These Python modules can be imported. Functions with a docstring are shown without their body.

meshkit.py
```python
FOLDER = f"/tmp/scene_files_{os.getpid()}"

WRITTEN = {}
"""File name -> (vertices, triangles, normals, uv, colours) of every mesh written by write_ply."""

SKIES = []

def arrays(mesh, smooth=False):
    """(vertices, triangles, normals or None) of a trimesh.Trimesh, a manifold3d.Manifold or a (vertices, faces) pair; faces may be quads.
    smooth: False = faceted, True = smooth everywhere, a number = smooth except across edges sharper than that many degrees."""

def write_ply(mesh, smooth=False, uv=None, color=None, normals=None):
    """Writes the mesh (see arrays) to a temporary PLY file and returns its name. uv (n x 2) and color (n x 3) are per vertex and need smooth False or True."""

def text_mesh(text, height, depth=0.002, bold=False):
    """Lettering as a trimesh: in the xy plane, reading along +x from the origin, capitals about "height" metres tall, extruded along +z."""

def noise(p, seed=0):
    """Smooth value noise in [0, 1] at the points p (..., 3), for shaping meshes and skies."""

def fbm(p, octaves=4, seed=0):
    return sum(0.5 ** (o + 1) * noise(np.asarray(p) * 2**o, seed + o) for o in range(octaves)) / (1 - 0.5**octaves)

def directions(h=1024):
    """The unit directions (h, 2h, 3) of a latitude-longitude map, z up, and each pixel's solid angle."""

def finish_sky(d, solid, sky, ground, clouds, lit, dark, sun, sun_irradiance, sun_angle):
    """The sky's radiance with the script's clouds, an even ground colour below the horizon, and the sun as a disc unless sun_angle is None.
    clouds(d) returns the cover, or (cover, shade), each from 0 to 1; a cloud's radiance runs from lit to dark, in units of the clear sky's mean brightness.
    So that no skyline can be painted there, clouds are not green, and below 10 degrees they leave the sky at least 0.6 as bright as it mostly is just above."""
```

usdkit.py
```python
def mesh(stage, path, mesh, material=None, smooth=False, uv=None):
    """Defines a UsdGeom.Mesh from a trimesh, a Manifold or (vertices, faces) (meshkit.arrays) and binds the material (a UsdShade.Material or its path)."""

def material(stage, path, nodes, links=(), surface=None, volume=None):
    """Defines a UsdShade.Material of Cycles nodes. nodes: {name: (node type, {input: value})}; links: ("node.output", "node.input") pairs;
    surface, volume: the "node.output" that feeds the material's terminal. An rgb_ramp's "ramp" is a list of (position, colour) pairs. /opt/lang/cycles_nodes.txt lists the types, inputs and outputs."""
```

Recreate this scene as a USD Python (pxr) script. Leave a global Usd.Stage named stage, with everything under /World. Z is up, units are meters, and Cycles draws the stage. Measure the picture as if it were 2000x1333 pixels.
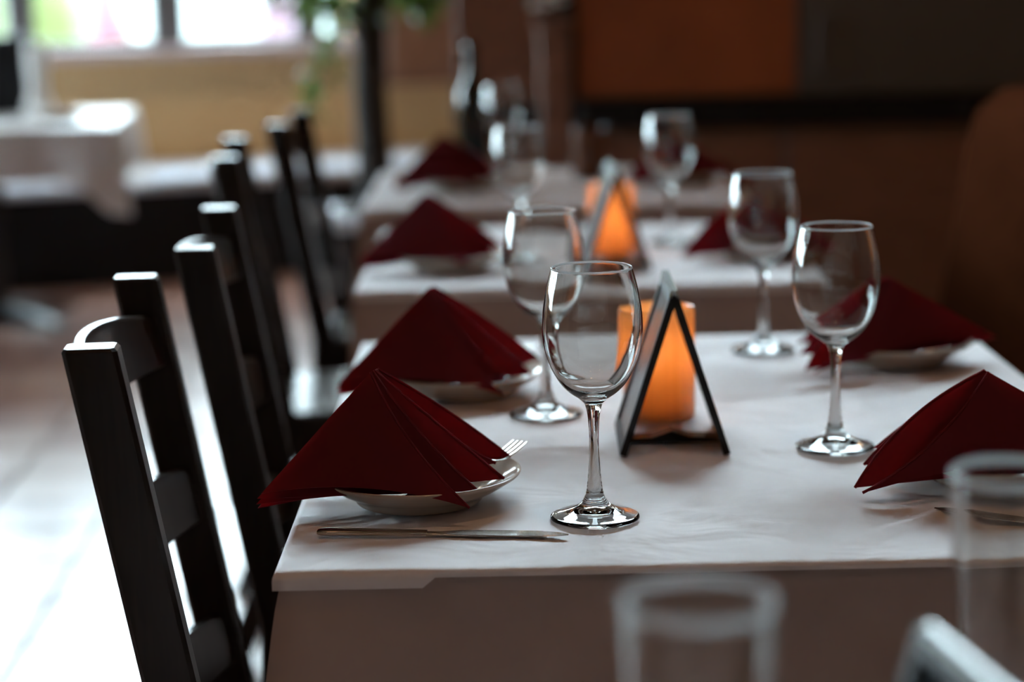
import math, random
import numpy as np
import trimesh
import usdkit, meshkit
from pxr import Usd, UsdGeom, UsdLux, UsdShade, Gf, Sdf, Vt

random.seed(7)
rng = np.random.RandomState(7)
stage = Usd.Stage.CreateInMemory()
UsdGeom.SetStageUpAxis(stage, UsdGeom.Tokens.z)
UsdGeom.SetStageMetersPerUnit(stage, 1.0)
world = UsdGeom.Xform.Define(stage, '/World')
stage.SetDefaultPrim(world.GetPrim())
UsdGeom.Scope.Define(stage, '/World/Looks')

# ------------------------------------------------------------------ camera, sky, exposure
F_PX = 4000.0                                   # focal length for a 2000 px wide frame
EYE = np.array([0, 0, 1.25])
PITCH, ROLL = math.atan(723.5 / F_PX), math.radians(1.2)
fw = np.array([0, math.cos(PITCH), -math.sin(PITCH)])
r0 = np.array([1.0, 0, 0]); u0 = np.cross(r0, fw)
rt = math.cos(ROLL) * r0 - math.sin(ROLL) * u0
up = math.cos(ROLL) * u0 + math.sin(ROLL) * r0
cam = UsdGeom.Camera.Define(stage, '/World/camera')
M = np.eye(4); M[0, :3], M[1, :3], M[2, :3], M[3, :3] = rt, up, -fw, EYE
cam.AddTransformOp().Set(Gf.Matrix4d(*M.ravel().tolist()))
cam.CreateHorizontalApertureAttr(36.0); cam.CreateVerticalApertureAttr(24.0)
cam.CreateFocalLengthAttr(36.0 * F_PX / 2000.0)
cam.CreateFStopAttr(2.5); cam.CreateFocusDistanceAttr(1.86)
cam.CreateClippingRangeAttr(Gf.Vec2f(0.05, 500.0))
cam.CreateExposureAttr(0.0)

SKY = 10.0
dome = UsdLux.DomeLight.Define(stage, '/World/sky')
dome.CreateColorAttr(Gf.Vec3f(0.73, 0.89, 1.0)); dome.CreateIntensityAttr(SKY)

# ------------------------------------------------------------------ materials
LK = '/World/Looks/'
def mat(name, nodes, links=(), surface='p.BSDF'):
    return usdkit.material(stage, LK + name, nodes, links, surface=surface)
def plain(name, col, rough=0.5, spec=0.5, metal=0.0, coat=0.0, **kw):
    d = {'base_color': col, 'roughness': rough, 'specular_ior_level': spec, 'metallic': metal, 'coat_weight': coat}
    d.update(kw)
    return mat(name, {'p': ('principled_bsdf', d)})
def mottled(name, c1, c2, scale, rough=0.5, spec=0.5, stretch=(1, 1, 1), bump=0.0, bdist=0.002, coat=0.0, detail=4.0, **kw):
    d = {'roughness': rough, 'specular_ior_level': spec, 'coat_weight': coat}; d.update(kw)
    nodes = {'g': ('texture_coordinate', {}), 'm': ('mapping', {'scale': stretch}),
             'n': ('noise_texture', {'scale': scale, 'detail': detail}),
             'r': ('rgb_ramp', {'ramp': [(0.3, c1), (0.7, c2)]}), 'p': ('principled_bsdf', d)}
    links = [('g.object', 'm.vector'), ('m.vector', 'n.vector'), ('n.fac', 'r.fac'), ('r.color', 'p.base_color')]
    if bump:
        nodes['b'] = ('bump', {'strength': bump, 'distance': bdist})
        links += [('n.fac', 'b.height'), ('b.normal', 'p.normal')]
    return mat(name, nodes, links)

M_wood = mottled('espresso_wood', (0.006, 0.0035, 0.003), (0.014, 0.008, 0.006), 30, 0.28, 0.32, (6, 6, 0.6), 0.15, 0.001)
M_tile = [mottled('tile_%d' % i, c1, c2, 9, 0.24 + 0.03 * i, 0.34, (1, 1, 1), 0.12, 0.002) for i, (c1, c2) in enumerate([
    ((0.20, 0.10, 0.075), (0.26, 0.135, 0.10)), ((0.17, 0.085, 0.065), (0.24, 0.12, 0.09)), ((0.22, 0.12, 0.09), (0.28, 0.155, 0.115))])]
M_grout = plain('grout', (0.11, 0.085, 0.075), 0.7)
M_tan = mottled('tan_plaster', (0.55, 0.345, 0.165), (0.61, 0.39, 0.195), 40, 0.75, 0.25, bump=0.1)
M_cream = plain('brown_paint', (0.13, 0.075, 0.045), 0.7)
M_ceil = plain('ceiling_paint', (0.14, 0.09, 0.06), 0.8)
M_sill = plain('sill_paint', (0.55, 0.46, 0.47), 0.35)
M_frame = plain('window_metal', (0.10, 0.10, 0.105), 0.4)
M_panel = mottled('brown_panel', (0.165, 0.080, 0.048), (0.23, 0.110, 0.066), 8, 0.42, 0.4, (1, 1, 5))
M_orange = mottled('russet_panel', (0.22, 0.066, 0.022), (0.30, 0.090, 0.030), 5, 0.5, 0.3)
M_dark = plain('near_black_panel', (0.075, 0.070, 0.062), 0.5, 0.3)
M_black = plain('black_trim', (0.008, 0.008, 0.009), 0.4, 0.2)
M_leather = mottled('brown_leather', (0.034, 0.0095, 0.004), (0.046, 0.013, 0.0055), 25, 0.95, 0.0, bump=0.2)
M_vinyl = plain('pale_blue_vinyl', (0.72, 0.82, 0.95), 0.3, 0.5)
M_napkin = mat('red_napkin', {'g': ('texture_coordinate', {}), 'n': ('noise_texture', {'scale': 220, 'detail': 4}), 'r': ('rgb_ramp', {'ramp': [(0.3, (0.130, 0.014, 0.021)), (0.7, (0.165, 0.019, 0.027))]}),
        'b': ('bump', {'strength': 0.25, 'distance': 0.0006}), 'p': ('principled_bsdf', {'roughness': 0.85, 'specular_ior_level': 0.15, 'sheen_weight': 0.6, 'sheen_roughness': 0.35, 'sheen_tint': (1.0, 0.38, 0.44)}),
        't': ('translucent_bsdf', {'color': (0.50, 0.02, 0.045)}), 'x': ('mix_closure', {'fac': 0.38})},
        [('g.object', 'n.vector'), ('n.fac', 'r.fac'), ('r.color', 'p.base_color'), ('n.fac', 'b.height'), ('b.normal', 'p.normal'), ('p.BSDF', 'x.closure1'), ('t.BSDF', 'x.closure2')], 'x.closure')
M_china = plain('shaded_cream_china', (0.46, 0.38, 0.32), 0.10, 0.5)  # cream-white china with its backlit shade put into the colour
M_steel = plain('cutlery_steel', (0.60, 0.57, 0.53), 0.16, 0.5, 1.0)
M_glass = mat('clear_glass', {'p': ('glass_bsdf', {'color': (0.985, 0.992, 0.99), 'IOR': 1.5, 'roughness': 0.0})})
M_rim_glint = mat('painted_glint_rim', {'g': ('glass_bsdf', {'color': (0.99, 1, 1), 'IOR': 1.5, 'roughness': 0.12}), 'd': ('translucent_bsdf', {'color': (0.9, 0.97, 1.0)}), 'e': ('diffuse_bsdf', {'color': (0.9, 0.95, 0.97)}), 'a': ('mix_closure', {'fac': 0.5}), 'x': ('mix_closure', {'fac': 0.45})},
            [('d.BSDF', 'a.closure1'), ('e.BSDF', 'a.closure2'), ('g.BSDF', 'x.closure1'), ('a.closure', 'x.closure2')], 'x.closure')  # white mixed into clear glass imitates the bright glint of the rim
M_pane = mat('window_pane', {'f': ('layer_weight', {'blend': 0.5}), 'p': ('math', {'math_type': 'power', 'value2': 5.0}), 'q': ('math', {'math_type': 'multiply_add', 'value2': 0.9, 'value3': 0.05}),
             't': ('transparent_bsdf', {'color': (0.96, 0.98, 0.97)}), 'g': ('glossy_bsdf', {'color': (1, 1, 1), 'roughness': 0.02}), 'x': ('mix_closure', {})},
             [('f.facing', 'p.value1'), ('p.value', 'q.value1'), ('q.value', 'x.fac'), ('t.BSDF', 'x.closure1'), ('g.BSDF', 'x.closure2')], 'x.closure')
def cloth_mat(name, c1, c2, trans=0.12, rough=0.62, spec=0.2, folds=0.02):
    return mat(name, {'g': ('texture_coordinate', {}), 'n': ('noise_texture', {'scale': 14, 'detail': 5}),
        'w': ('noise_texture', {'scale': 900, 'detail': 2}), 'k': ('noise_texture', {'scale': 6.5, 'detail': 3, 'roughness': 0.45, 'distortion': 0.8}),
        'r': ('rgb_ramp', {'ramp': [(0.3, c1), (0.7, c2)]}),
        'b': ('bump', {'strength': 0.25, 'distance': 0.0004}), 'b2': ('bump', {'strength': 1.0, 'distance': folds}),
        'p': ('principled_bsdf', {'roughness': rough, 'specular_ior_level': spec, 'sheen_weight': 0.15, 'sheen_roughness': 0.5}),
        't': ('translucent_bsdf', {'color': c1}), 'x': ('mix_closure', {'fac': trans})},
        [('g.object', 'n.vector'), ('g.object', 'w.vector'), ('g.object', 'k.vector'), ('n.fac', 'r.fac'), ('r.color', 'p.base_color'),
         ('k.fac', 'b2.height'), ('b2.normal', 'b.normal'), ('w.fac', 'b.height'), ('b.normal', 'p.normal'), ('p.BSDF', 'x.closure1'), ('t.BSDF', 'x.closure2')], 'x.closure')
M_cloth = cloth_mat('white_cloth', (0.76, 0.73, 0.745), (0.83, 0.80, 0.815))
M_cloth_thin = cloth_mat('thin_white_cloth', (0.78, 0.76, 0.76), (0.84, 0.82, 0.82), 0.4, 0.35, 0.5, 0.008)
M_under_shaded = cloth_mat('shaded_under_cloth', (0.38, 0.29, 0.26), (0.42, 0.325, 0.29), 0.06, 0.6, 0.2, 0.01)  # white undercloth with its shade put into the colour
M_tabletop = plain('table_wood', (0.05, 0.03, 0.02), 0.5)
M_iron = plain('black_iron', (0.012, 0.012, 0.014), 0.35, 0.5)
M_amber = mat('amber_glass', {'g': ('texture_coordinate', {}), 'm': ('mapping', {'scale': (260, 260, 3)}), 'n': ('noise_texture', {'scale': 1.0, 'detail': 2}),
        'r': ('rgb_ramp', {'ramp': [(0.3, (0.86, 0.56, 0.31)), (0.7, (0.96, 0.70, 0.42))]}),
        'd': ('diffuse_bsdf', {'color': (0.52, 0.29, 0.15)}), 't': ('translucent_bsdf', {}), 'x': ('mix_closure', {'fac': 0.62}),
        'gl': ('glossy_bsdf', {'roughness': 0.15, 'color': (1, 1, 1)}), 'f': ('fresnel', {'IOR': 1.4}), 'y': ('mix_closure', {})},
        [('g.object', 'm.vector'), ('m.vector', 'n.vector'), ('n.fac', 'r.fac'), ('r.color', 't.color'), ('d.BSDF', 'x.closure1'), ('t.BSDF', 'x.closure2'),
         ('f.fac', 'y.fac'), ('x.closure', 'y.closure1'), ('gl.BSDF', 'y.closure2')], 'y.closure')
M_amber_dimmed = mottled('dimmed_amber_glass', (0.10, 0.035, 0.012), (0.14, 0.05, 0.018), 60, 0.2, 0.4, (1, 1, 0.1))  # dimness of the farthest holder put into the glass colour
M_wax = plain('candle_wax', (0.75, 0.48, 0.25), 0.5)
def flame_mat(name, s):
    return mat(name, {'e': ('emission', {'color': (1.0, 0.56, 0.22), 'strength': s})}, surface='e.emission')
M_flame = flame_mat('flame', 120.0)
M_flame_b = flame_mat('flame_strong', 300.0)
M_flame_dim = flame_mat('flame_low', 5.0)
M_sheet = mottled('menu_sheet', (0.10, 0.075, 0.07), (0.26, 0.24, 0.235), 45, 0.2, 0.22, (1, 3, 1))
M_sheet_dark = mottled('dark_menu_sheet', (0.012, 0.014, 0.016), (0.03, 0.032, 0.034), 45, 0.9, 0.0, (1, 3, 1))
M_acrylic = plain('acrylic_edge', (0.50, 0.60, 0.60), 0.15, 0.5)
M_bottle = plain('bottle_glass', (0.006, 0.010, 0.008), 0.05, 0.6)
M_bark = mottled('bark', (0.012, 0.009, 0.007), (0.03, 0.022, 0.017), 30, 0.8)
M_leaf = mat('leaf', {'o': ('geometry', {}), 'r': ('rgb_ramp', {'ramp': [(0.0, (0.08, 0.15, 0.03)), (1.0, (0.30, 0.40, 0.10))]}),
        'p': ('principled_bsdf', {'roughness': 0.18}), 't': ('translucent_bsdf', {}), 'x': ('mix_closure', {'fac': 0.5})},
        [('o.random_per_island', 'r.fac'), ('r.color', 'p.base_color'), ('r.color', 't.color'), ('p.BSDF', 'x.closure1'), ('t.BSDF', 'x.closure2')], 'x.closure')
M_pot = plain('planter_glaze', (0.016, 0.017, 0.022), 0.18, 0.6)
M_soil = plain('soil', (0.03, 0.02, 0.015), 0.9)
M_petal = plain('white_petal', (0.85, 0.84, 0.80), 0.5)
M_lens = mat('lamp_warm', {'e': ('emission', {'color': (1.0, 0.56, 0.30), 'strength': 95.0})}, surface='e.emission')
M_lens2 = mat('lamp_wash', {'e': ('emission', {'color': (1.0, 0.86, 0.70), 'strength': 50.0})}, surface='e.emission')
M_white = plain('white_paint', (0.85, 0.86, 0.86), 0.5)
M_gwall = plain('pale_render', (0.30, 0.33, 0.32), 0.7)
M_pave = mottled('pale_paving', (0.15, 0.16, 0.155), (0.24, 0.25, 0.24), 3, 0.8)
M_bush = [plain('bush_%d' % i, c, 0.7) for i, c in enumerate([(0.066, 0.094, 0.020), (0.066, 0.100, 0.056), (0.14, 0.042, 0.064), (0.03, 0.05, 0.015), (0.14, 0.078, 0.12)])]

# ------------------------------------------------------------------ scene helpers
used = {}
def numbered(parent, name):
    k = (parent, name); n = used.get(k, 0); used[k] = n + 1
    return name if n == 0 else '%s_%03d' % (name, n)
def tag(prim, label=None, cat=None, group=None, kind=None):
    for k, v in (('label', label), ('category', cat), ('group', group), ('kind', kind)):
        if v: prim.SetCustomDataByKey(k, v)
    return prim
def mtx(x=0, y=0, z=0, rz=0, s=1.0):
    c, q = math.cos(math.radians(rz)) * s, math.sin(math.radians(rz)) * s
    return Gf.Matrix4d(c, q, 0, 0, -q, c, 0, 0, 0, 0, s, 0, x, y, z, 1)
def thing(name, label, cat, loc=(0, 0, 0), rz=0, group=None, kind=None):
    p = '/World/' + numbered('/World', name)
    x = UsdGeom.Xform.Define(stage, p); x.AddTransformOp().Set(mtx(*loc, rz))
    return tag(x.GetPrim(), label, cat, group, kind)
def obj(name, mesh, m, parent=None, smooth=False, kind=None, label=None, normals=None):
    base = '/World' if parent is None else str(parent.GetPath())
    p = base + '/' + numbered(base, name)
    u = usdkit.mesh(stage, p, mesh, m, smooth)
    if normals is not None:
        u.CreateNormalsAttr(Vt.Vec3fArray.FromNumpy(np.asarray(normals, np.float32))); u.SetNormalsInterpolation('vertex')
    return tag(u.GetPrim(), label, None, None, kind)
def dup(root, loc, rz=0, label=None, group=None, s=1.0):
    p = '/World/' + numbered('/World', root.GetName().rstrip('0123456789').rstrip('_'))
    x = UsdGeom.Xform.Define(stage, p)
    pr = x.GetPrim(); pr.GetReferences().AddInternalReference(root.GetPath()); pr.SetInstanceable(True)
    op = x.GetOrderedXformOps()
    (op[0] if op else x.AddTransformOp()).Set(mtx(*loc, rz, s))
    return tag(pr, label, None, group)

# ------------------------------------------------------------------ shape helpers
def join(ms): return trimesh.util.concatenate(ms)
def box(x0, x1, y0, y1, z0, z1, b=0.0):
    if b <= 0:
        m = trimesh.creation.box((x1 - x0, y1 - y0, z1 - z0)); m.apply_translation(((x0 + x1) / 2, (y0 + y1) / 2, (z0 + z1) / 2)); return m
    pts = []
    for sx in (0, 1):
        for sy in (0, 1):
            for sz in (0, 1):
                X, Y, Z = (x0, x1)[sx], (y0, y1)[sy], (z0, z1)[sz]
                ix, iy, iz = (b, -b)[sx], (b, -b)[sy], (b, -b)[sz]
                pts += [(X, Y + iy, Z + iz), (X + ix, Y, Z + iz), (X + ix, Y + iy, Z)]
    return trimesh.convex.convex_hull(np.array(pts))
def loft(rings, caps=True):
    rings = [np.asarray(r, float) for r in rings]; n = len(rings[0]); v = np.vstack(rings); f = []
    for i in range(len(rings) - 1):
        for j in range(n):
            a, b = i * n + j, i * n + (j + 1) % n
            f += [(a, b, b + n), (a, b + n, a + n)]
    if caps:
        for base, flip in ((0, True), ((len(rings) - 1) * n, False)):
            c = len(v); v = np.vstack([v, v[base:base + n].mean(0)])
            for j in range(n):
                t = (base + j, base + (j + 1) % n, c)
                f.append(t[::-1] if flip else t)
    m = trimesh.Trimesh(v, np.array(f), process=False)
    if caps and m.volume < 0: m.invert()
    return m
def rect(w, d, c, k=5):
    """Chamfered rectangle outline (2D)."""
    w, d = w / 2, d / 2
    return np.array([(-w + c, -d), (w - c, -d), (w, -d + c), (w, d - c), (w - c, d), (-w + c, d), (-w, d - c), (-w, -d + c)])
def tube(pts, radii, n=10):
    pts = np.asarray(pts, float); radii = np.broadcast_to(radii, len(pts)); rings = []
    t0 = None
    for i in range(len(pts)):
        t = pts[min(i + 1, len(pts) - 1)] - pts[max(i - 1, 0)]; t /= np.linalg.norm(t)
        if t0 is None:
            a = np.cross(t, (0, 0, 1.0)); a = a if np.linalg.norm(a) > 1e-3 else np.cross(t, (1.0, 0, 0))
        else: a = t0 - t * (t0 @ t)
        a /= np.linalg.norm(a); b = np.cross(t, a); t0 = a
        ang = np.linspace(0, 2 * math.pi, n, endpoint=False)
        rings.append(pts[i] + radii[i] * (np.outer(np.cos(ang), a) + np.outer(np.sin(ang), b)))
    return loft(rings)
def lathe(prof, n=48):
    """Closed or open profile (r, z) turned about z; returns verts, faces, normals, ring index."""
    prof = np.asarray(prof, float); k = len(prof); a = np.linspace(0, 2 * math.pi, n, endpoint=False)
    d = np.gradient(prof, axis=0); nr = np.stack([d[:, 1], -d[:, 0]], 1); nr /= np.maximum(np.linalg.norm(nr, axis=1, keepdims=True), 1e-9)
    v = np.stack([np.outer(prof[:, 0], np.cos(a)), np.outer(prof[:, 0], np.sin(a)), np.repeat(prof[:, 1:2], n, 1)], -1)
    nn = np.stack([np.outer(nr[:, 0], np.cos(a)), np.outer(nr[:, 0], np.sin(a)), np.repeat(nr[:, 1:2], n, 1)], -1)
    f = []
    for i in range(k - 1):
        for j in range(n):
            A, B = i * n + j, i * n + (j + 1) % n
            if prof[i, 0] < 1e-6: f.append((A, B + n, A + n))
            elif prof[i + 1, 0] < 1e-6: f.append((A, B, A + n))
            else: f += [(A, B, B + n), (A, B + n, A + n)]
    return v.reshape(-1, 3), np.array(f), nn.reshape(-1, 3)
def lathe_mesh(prof, n=48):
    v, f, _ = lathe(prof, n)
    return trimesh.Trimesh(v, f, process=False)
def spline(pts, m=8):
    from scipy.interpolate import PchipInterpolator
    pts = np.asarray(pts, float); s = np.concatenate([[0], np.cumsum(np.linalg.norm(np.diff(pts, axis=0), axis=1))])
    t = np.unique(np.concatenate([np.linspace(s[i], s[i + 1], m) for i in range(len(s) - 1)]))
    return np.stack([PchipInterpolator(s, pts[:, 0])(t), PchipInterpolator(s, pts[:, 1])(t)], 1)
def lathe_part(name, prof, m, parent, n=64):
    v, f, nn = lathe(prof, n)
    return obj(name, (v, f), m, parent, normals=nn)
def moved(m, x=0, y=0, z=0, rz=0):
    m = m.copy(); m.apply_transform(trimesh.transformations.rotation_matrix(math.radians(rz), (0, 0, 1))); m.apply_translation((x, y, z)); return m

# ------------------------------------------------------------------ the room
XL, XR, YF, ZC, ZH, YS = -7.0, 3.3, -2.6, 2.45, 4.4, 5.0   # low ceiling behind YS, high ceiling in front of it
# back window wall: its own straight line, turned 22 degrees
WO, WA = (-1.6, 9.1), 22.0
def wb(u0, u1, d0, d1, z0, z1, b=0.0):            # box in wall space: u along, d depth (towards the room is negative)
    return moved(box(u0, u1, d0, d1, z0, z1, b), WO[0], WO[1], 0, WA)
U0, U1, UE, ZS, ZT = -6.0, 5.6, 1.05, 0.955, 2.36
wall_back = thing('wall_back', 'tan plaster wall below the long bright window', 'wall', kind='structure')
obj('lower_wall', wb(U0, U1, 0, 0.2, 0, ZS - 0.045), M_tan, wall_back)
obj('upper_wall', wb(U0, U1, 0, 0.2, ZT, ZC), M_tan, wall_back)
obj('pier', wb(U0, U0 + 0.25, 0, 0.2, ZS - 0.045, ZT), M_tan, wall_back)
obj('pier', wb(UE - 0.05, U1, 0, 0.2, ZS - 0.045, ZT), M_tan, wall_back)
trim1 = obj('trim_1', wb(U0, UE, -0.09, 0.16, ZS - 0.05, ZS, 0.006), M_sill)
tag(trim1, 'pale lilac-grey painted sill board under the long window', 'window sill', kind='structure')
win = thing('window_1', 'wide overexposed window with grey mullions above the tan wall', 'window', kind='structure')
obj('frame_rail', wb(U0 + 0.25, UE - 0.05, 0.05, 0.11, ZS, ZS + 0.03, 0.004), M_frame, win)
obj('frame_rail', wb(U0 + 0.25, UE - 0.05, 0.05, 0.11, ZT - 0.05, ZT, 0.004), M_frame, win)
cuts = [U0 + 0.25] + [0.135 + 0.645 * k if k != -1 else -0.51 for k in range(-9, 2)] + [UE - 0.05]
cuts = [c for c in cuts if U0 + 0.25 <= c <= UE - 0.05]
for c in cuts[1:-1]:
    w = 0.075 if abs(c - 0.135) < 0.01 else 0.062
    obj('mullion', wb(c - w, c + w, 0.045, 0.115, ZS + 0.03, ZT - 0.05, 0.003), M_frame, win)
for a, b in zip(cuts[:-1], cuts[1:]):
    obj('pane', wb(a + 0.05, b - 0.05, 0.078, 0.082, ZS + 0.02, ZT - 0.04), M_pane, win)
# left wall with a window
wall_left = thing('wall_left', 'tan side wall on the window side of the room', 'wall', kind='structure')
LY0, LY1, LZ0, LZ1 = 4.7, 6.7, 0.75, 2.35
for nm, m in (('lower_wall', box(XL - 0.2, XL, YF, 6.95, 0, LZ0)), ('upper_wall', box(XL - 0.2, XL, YF, 6.95, LZ1, ZH)),
              ('pier', box(XL - 0.2, XL, YF, LY0, LZ0, LZ1)), ('pier', box(XL - 0.2, XL, LY1, 6.95, LZ0, LZ1))):
    obj(nm, m, M_tan, wall_left)
win2 = thing('window_2', 'side window in the left wall', 'window', kind='structure')
obj('frame_rail', box(XL - 0.13, XL - 0.07, LY0, LY1, LZ0, LZ0 + 0.04, 0.004), M_frame, win2)
obj('frame_rail', box(XL - 0.13, XL - 0.07, LY0, LY1, LZ1 - 0.05, LZ1, 0.004), M_frame, win2)
for k in range(5):
    y = LY0 + 0.02 + (LY1 - LY0 - 0.04) * k / 4
    obj('mullion', box(XL - 0.13, XL - 0.07, y - 0.02, y + 0.02, LZ0 + 0.04, LZ1 - 0.05, 0.003), M_frame, win2)
    if k < 4: obj('pane', box(XL - 0.102, XL - 0.098, y + 0.02, y + (LY1 - LY0) / 4 - 0.03, LZ0 + 0.04, LZ1 - 0.05), M_pane, win2)
tag(obj('wall_right', box(XR, XR + 0.2, YF, 11.6, 0, ZH), M_cream), 'plain wall on the right, outside the frame', 'wall', kind='structure')
tag(obj('wall_front', box(XL - 0.2, XR + 0.2, YF - 0.2, YF, 0, ZH), M_cream), 'plain wall behind the viewer', 'wall', kind='structure')
# ceiling: low over the back of the room, high over the front, with added clerestory glazing in the step to light the near tables
KX0, KX1, KZ0, KZ1 = -1.05, 1.65, 2.60, 3.80
ceil = thing('ceiling', 'dark ceiling with an added light-shaping step above the row of tables, out of the frame', 'ceiling', kind='structure')
def wall_y(x): return WO[1] + (x - WO[0]) * math.tan(math.radians(WA)) + 0.2 / math.cos(math.radians(WA))     # outer face of the back wall
def to_wall(z0, z1, y0):
    q = [(XL - 0.2, y0), (XR + 0.2, y0), (XR + 0.2, wall_y(XR + 0.2)), (XL - 0.2, wall_y(XL - 0.2))]
    return loft([[(x, y, z) for x, y in q] for z in (z0, z1)])
obj('ceiling_panel', to_wall(ZC, ZC + 0.12, YS), M_ceil, ceil)
obj('ceiling_panel', box(XL - 0.2, XR + 0.2, YF - 0.2, YS + 0.15, ZH, ZH + 0.12), M_ceil, ceil)
clw = thing('wall_added_clerestory', 'added upright step wall above the low ceiling, out of the frame', 'wall', kind='structure')  # added step wall, keeps the window light off the farthest table
for m in (box(XL - 0.2, KX0, YS, YS + 0.15, ZC + 0.12, ZH), box(KX1, XR + 0.2, YS, YS + 0.15, ZC + 0.12, ZH), box(KX0, KX1, YS, YS + 0.15, ZC + 0.12, KZ0), box(KX0, KX1, YS, YS + 0.15, KZ1, ZH)):
    obj('wall_piece', m, M_ceil, clw)
sk = thing('window_3', 'added high clerestory window lighting the row of tables, out of the frame', 'window', kind='structure')
for k in range(6):
    x = KX0 + 0.02 + (KX1 - KX0 - 0.04) * k / 5
    obj('mullion', box(x - 0.02, x + 0.02, YS + 0.05, YS + 0.11, KZ0, KZ1, 0.003), M_frame, sk)
    if k < 5: obj('pane', box(x + 0.02, x + (KX1 - KX0) / 5 - 0.03, YS + 0.078, YS + 0.082, KZ0 + 0.005, KZ1 - 0.005), M_pane, sk)

# floor: tiles turned with the building (1.9 degrees)
FA = 1.9; TS = 0.281
floor = thing('floor', 'glossy terracotta tile floor reflecting the window', 'floor', kind='structure')
obj('screed', to_wall(-0.10, -0.006, YF - 0.2), M_grout, floor)
def tile_mesh(i, j, g=0.003):
    x0, y0 = i * TS + 0.02, j * TS + 0.135
    b = 0.0025; dz = random.uniform(-0.0007, 0.0007)
    pts = [(x0 + g, y0 + g), (x0 + TS - g, y0 + g), (x0 + TS - g, y0 + TS - g), (x0 + g, y0 + TS - g)]
    low = np.array([(x, y, -0.0062) for x, y in pts]); c = low.mean(0)
    mid = np.array([(x, y, -b + dz) for x, y in pts])
    top = np.array([(c[0] + (x - c[0]) * (1 - 2 * b / TS), c[1] + (y - c[1]) * (1 - 2 * b / TS), dz) for x, y in pts])
    return moved(loft([low, mid, top]), 0, 0, 0, FA)
rest = {0: [], 1: [], 2: []}; singles = 0
for i in range(-26, 12):
    for j in range(-8, 41):
        cx, cy = (i + 0.5) * TS, (j + 0.5) * TS
        if not (XL + 0.15 < cx < XR - 0.15 and YF + 0.15 < cy and cy < 9.1 + (cx + 1.6) * math.tan(math.radians(WA - FA)) - 0.05): continue
        k = random.choice((0, 1, 2)); m = tile_mesh(i, j)
        if 2.9 < cy < 7.6 and -0.29 * cy - 0.15 < cx < -0.02 * cy - 0.1:
            obj('tile', m, M_tile[k], floor); singles += 1
        else: rest[k].append(m)
for k in rest: obj('tiling', join(rest[k]), M_tile[k], floor, kind='stuff')

# low wood partition behind the row of tables
PY = 6.2; PX0 = -0.16
part = thing('wall_partition', 'dark brown wood panelled partition behind the row of tables', 'partition', kind='structure')
obj('core', box(PX0, XR, PY + 0.02, PY + 0.10, 0, 1.36), M_panel, part)
obj('stile', box(0.165, 0.215, PY - 0.012, PY + 0.02, 0, 1.36, 0.004), M_black, part)
obj('chair_rail', box(PX0, 0.165, PY - 0.03, PY + 0.02, 0.785, 0.85, 0.005), M_black, part)
obj('chair_rail', box(0.215, XR, PY - 0.03, PY + 0.02, 0.772, 0.862, 0.005), M_black, part)
for a, b in ((PX0 + 0.01, 0.165), (0.215, 0.82), (0.84, 1.46), (1.48, 2.1), (2.12, XR)):
    obj('lower_panel', box(a, b, PY - 0.004, PY + 0.02, 0.08, 0.77, 0.004), M_panel, part)
obj('upper_panel', box(PX0 + 0.01, 0.165, PY - 0.004, PY + 0.02, 0.86, 1.33, 0.004), M_panel, part)
obj('upper_panel', box(0.215, 0.87, PY - 0.004, PY + 0.02, 0.87, 1.33, 0.004), M_orange, part, label='russet orange panel between black trims')
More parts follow.
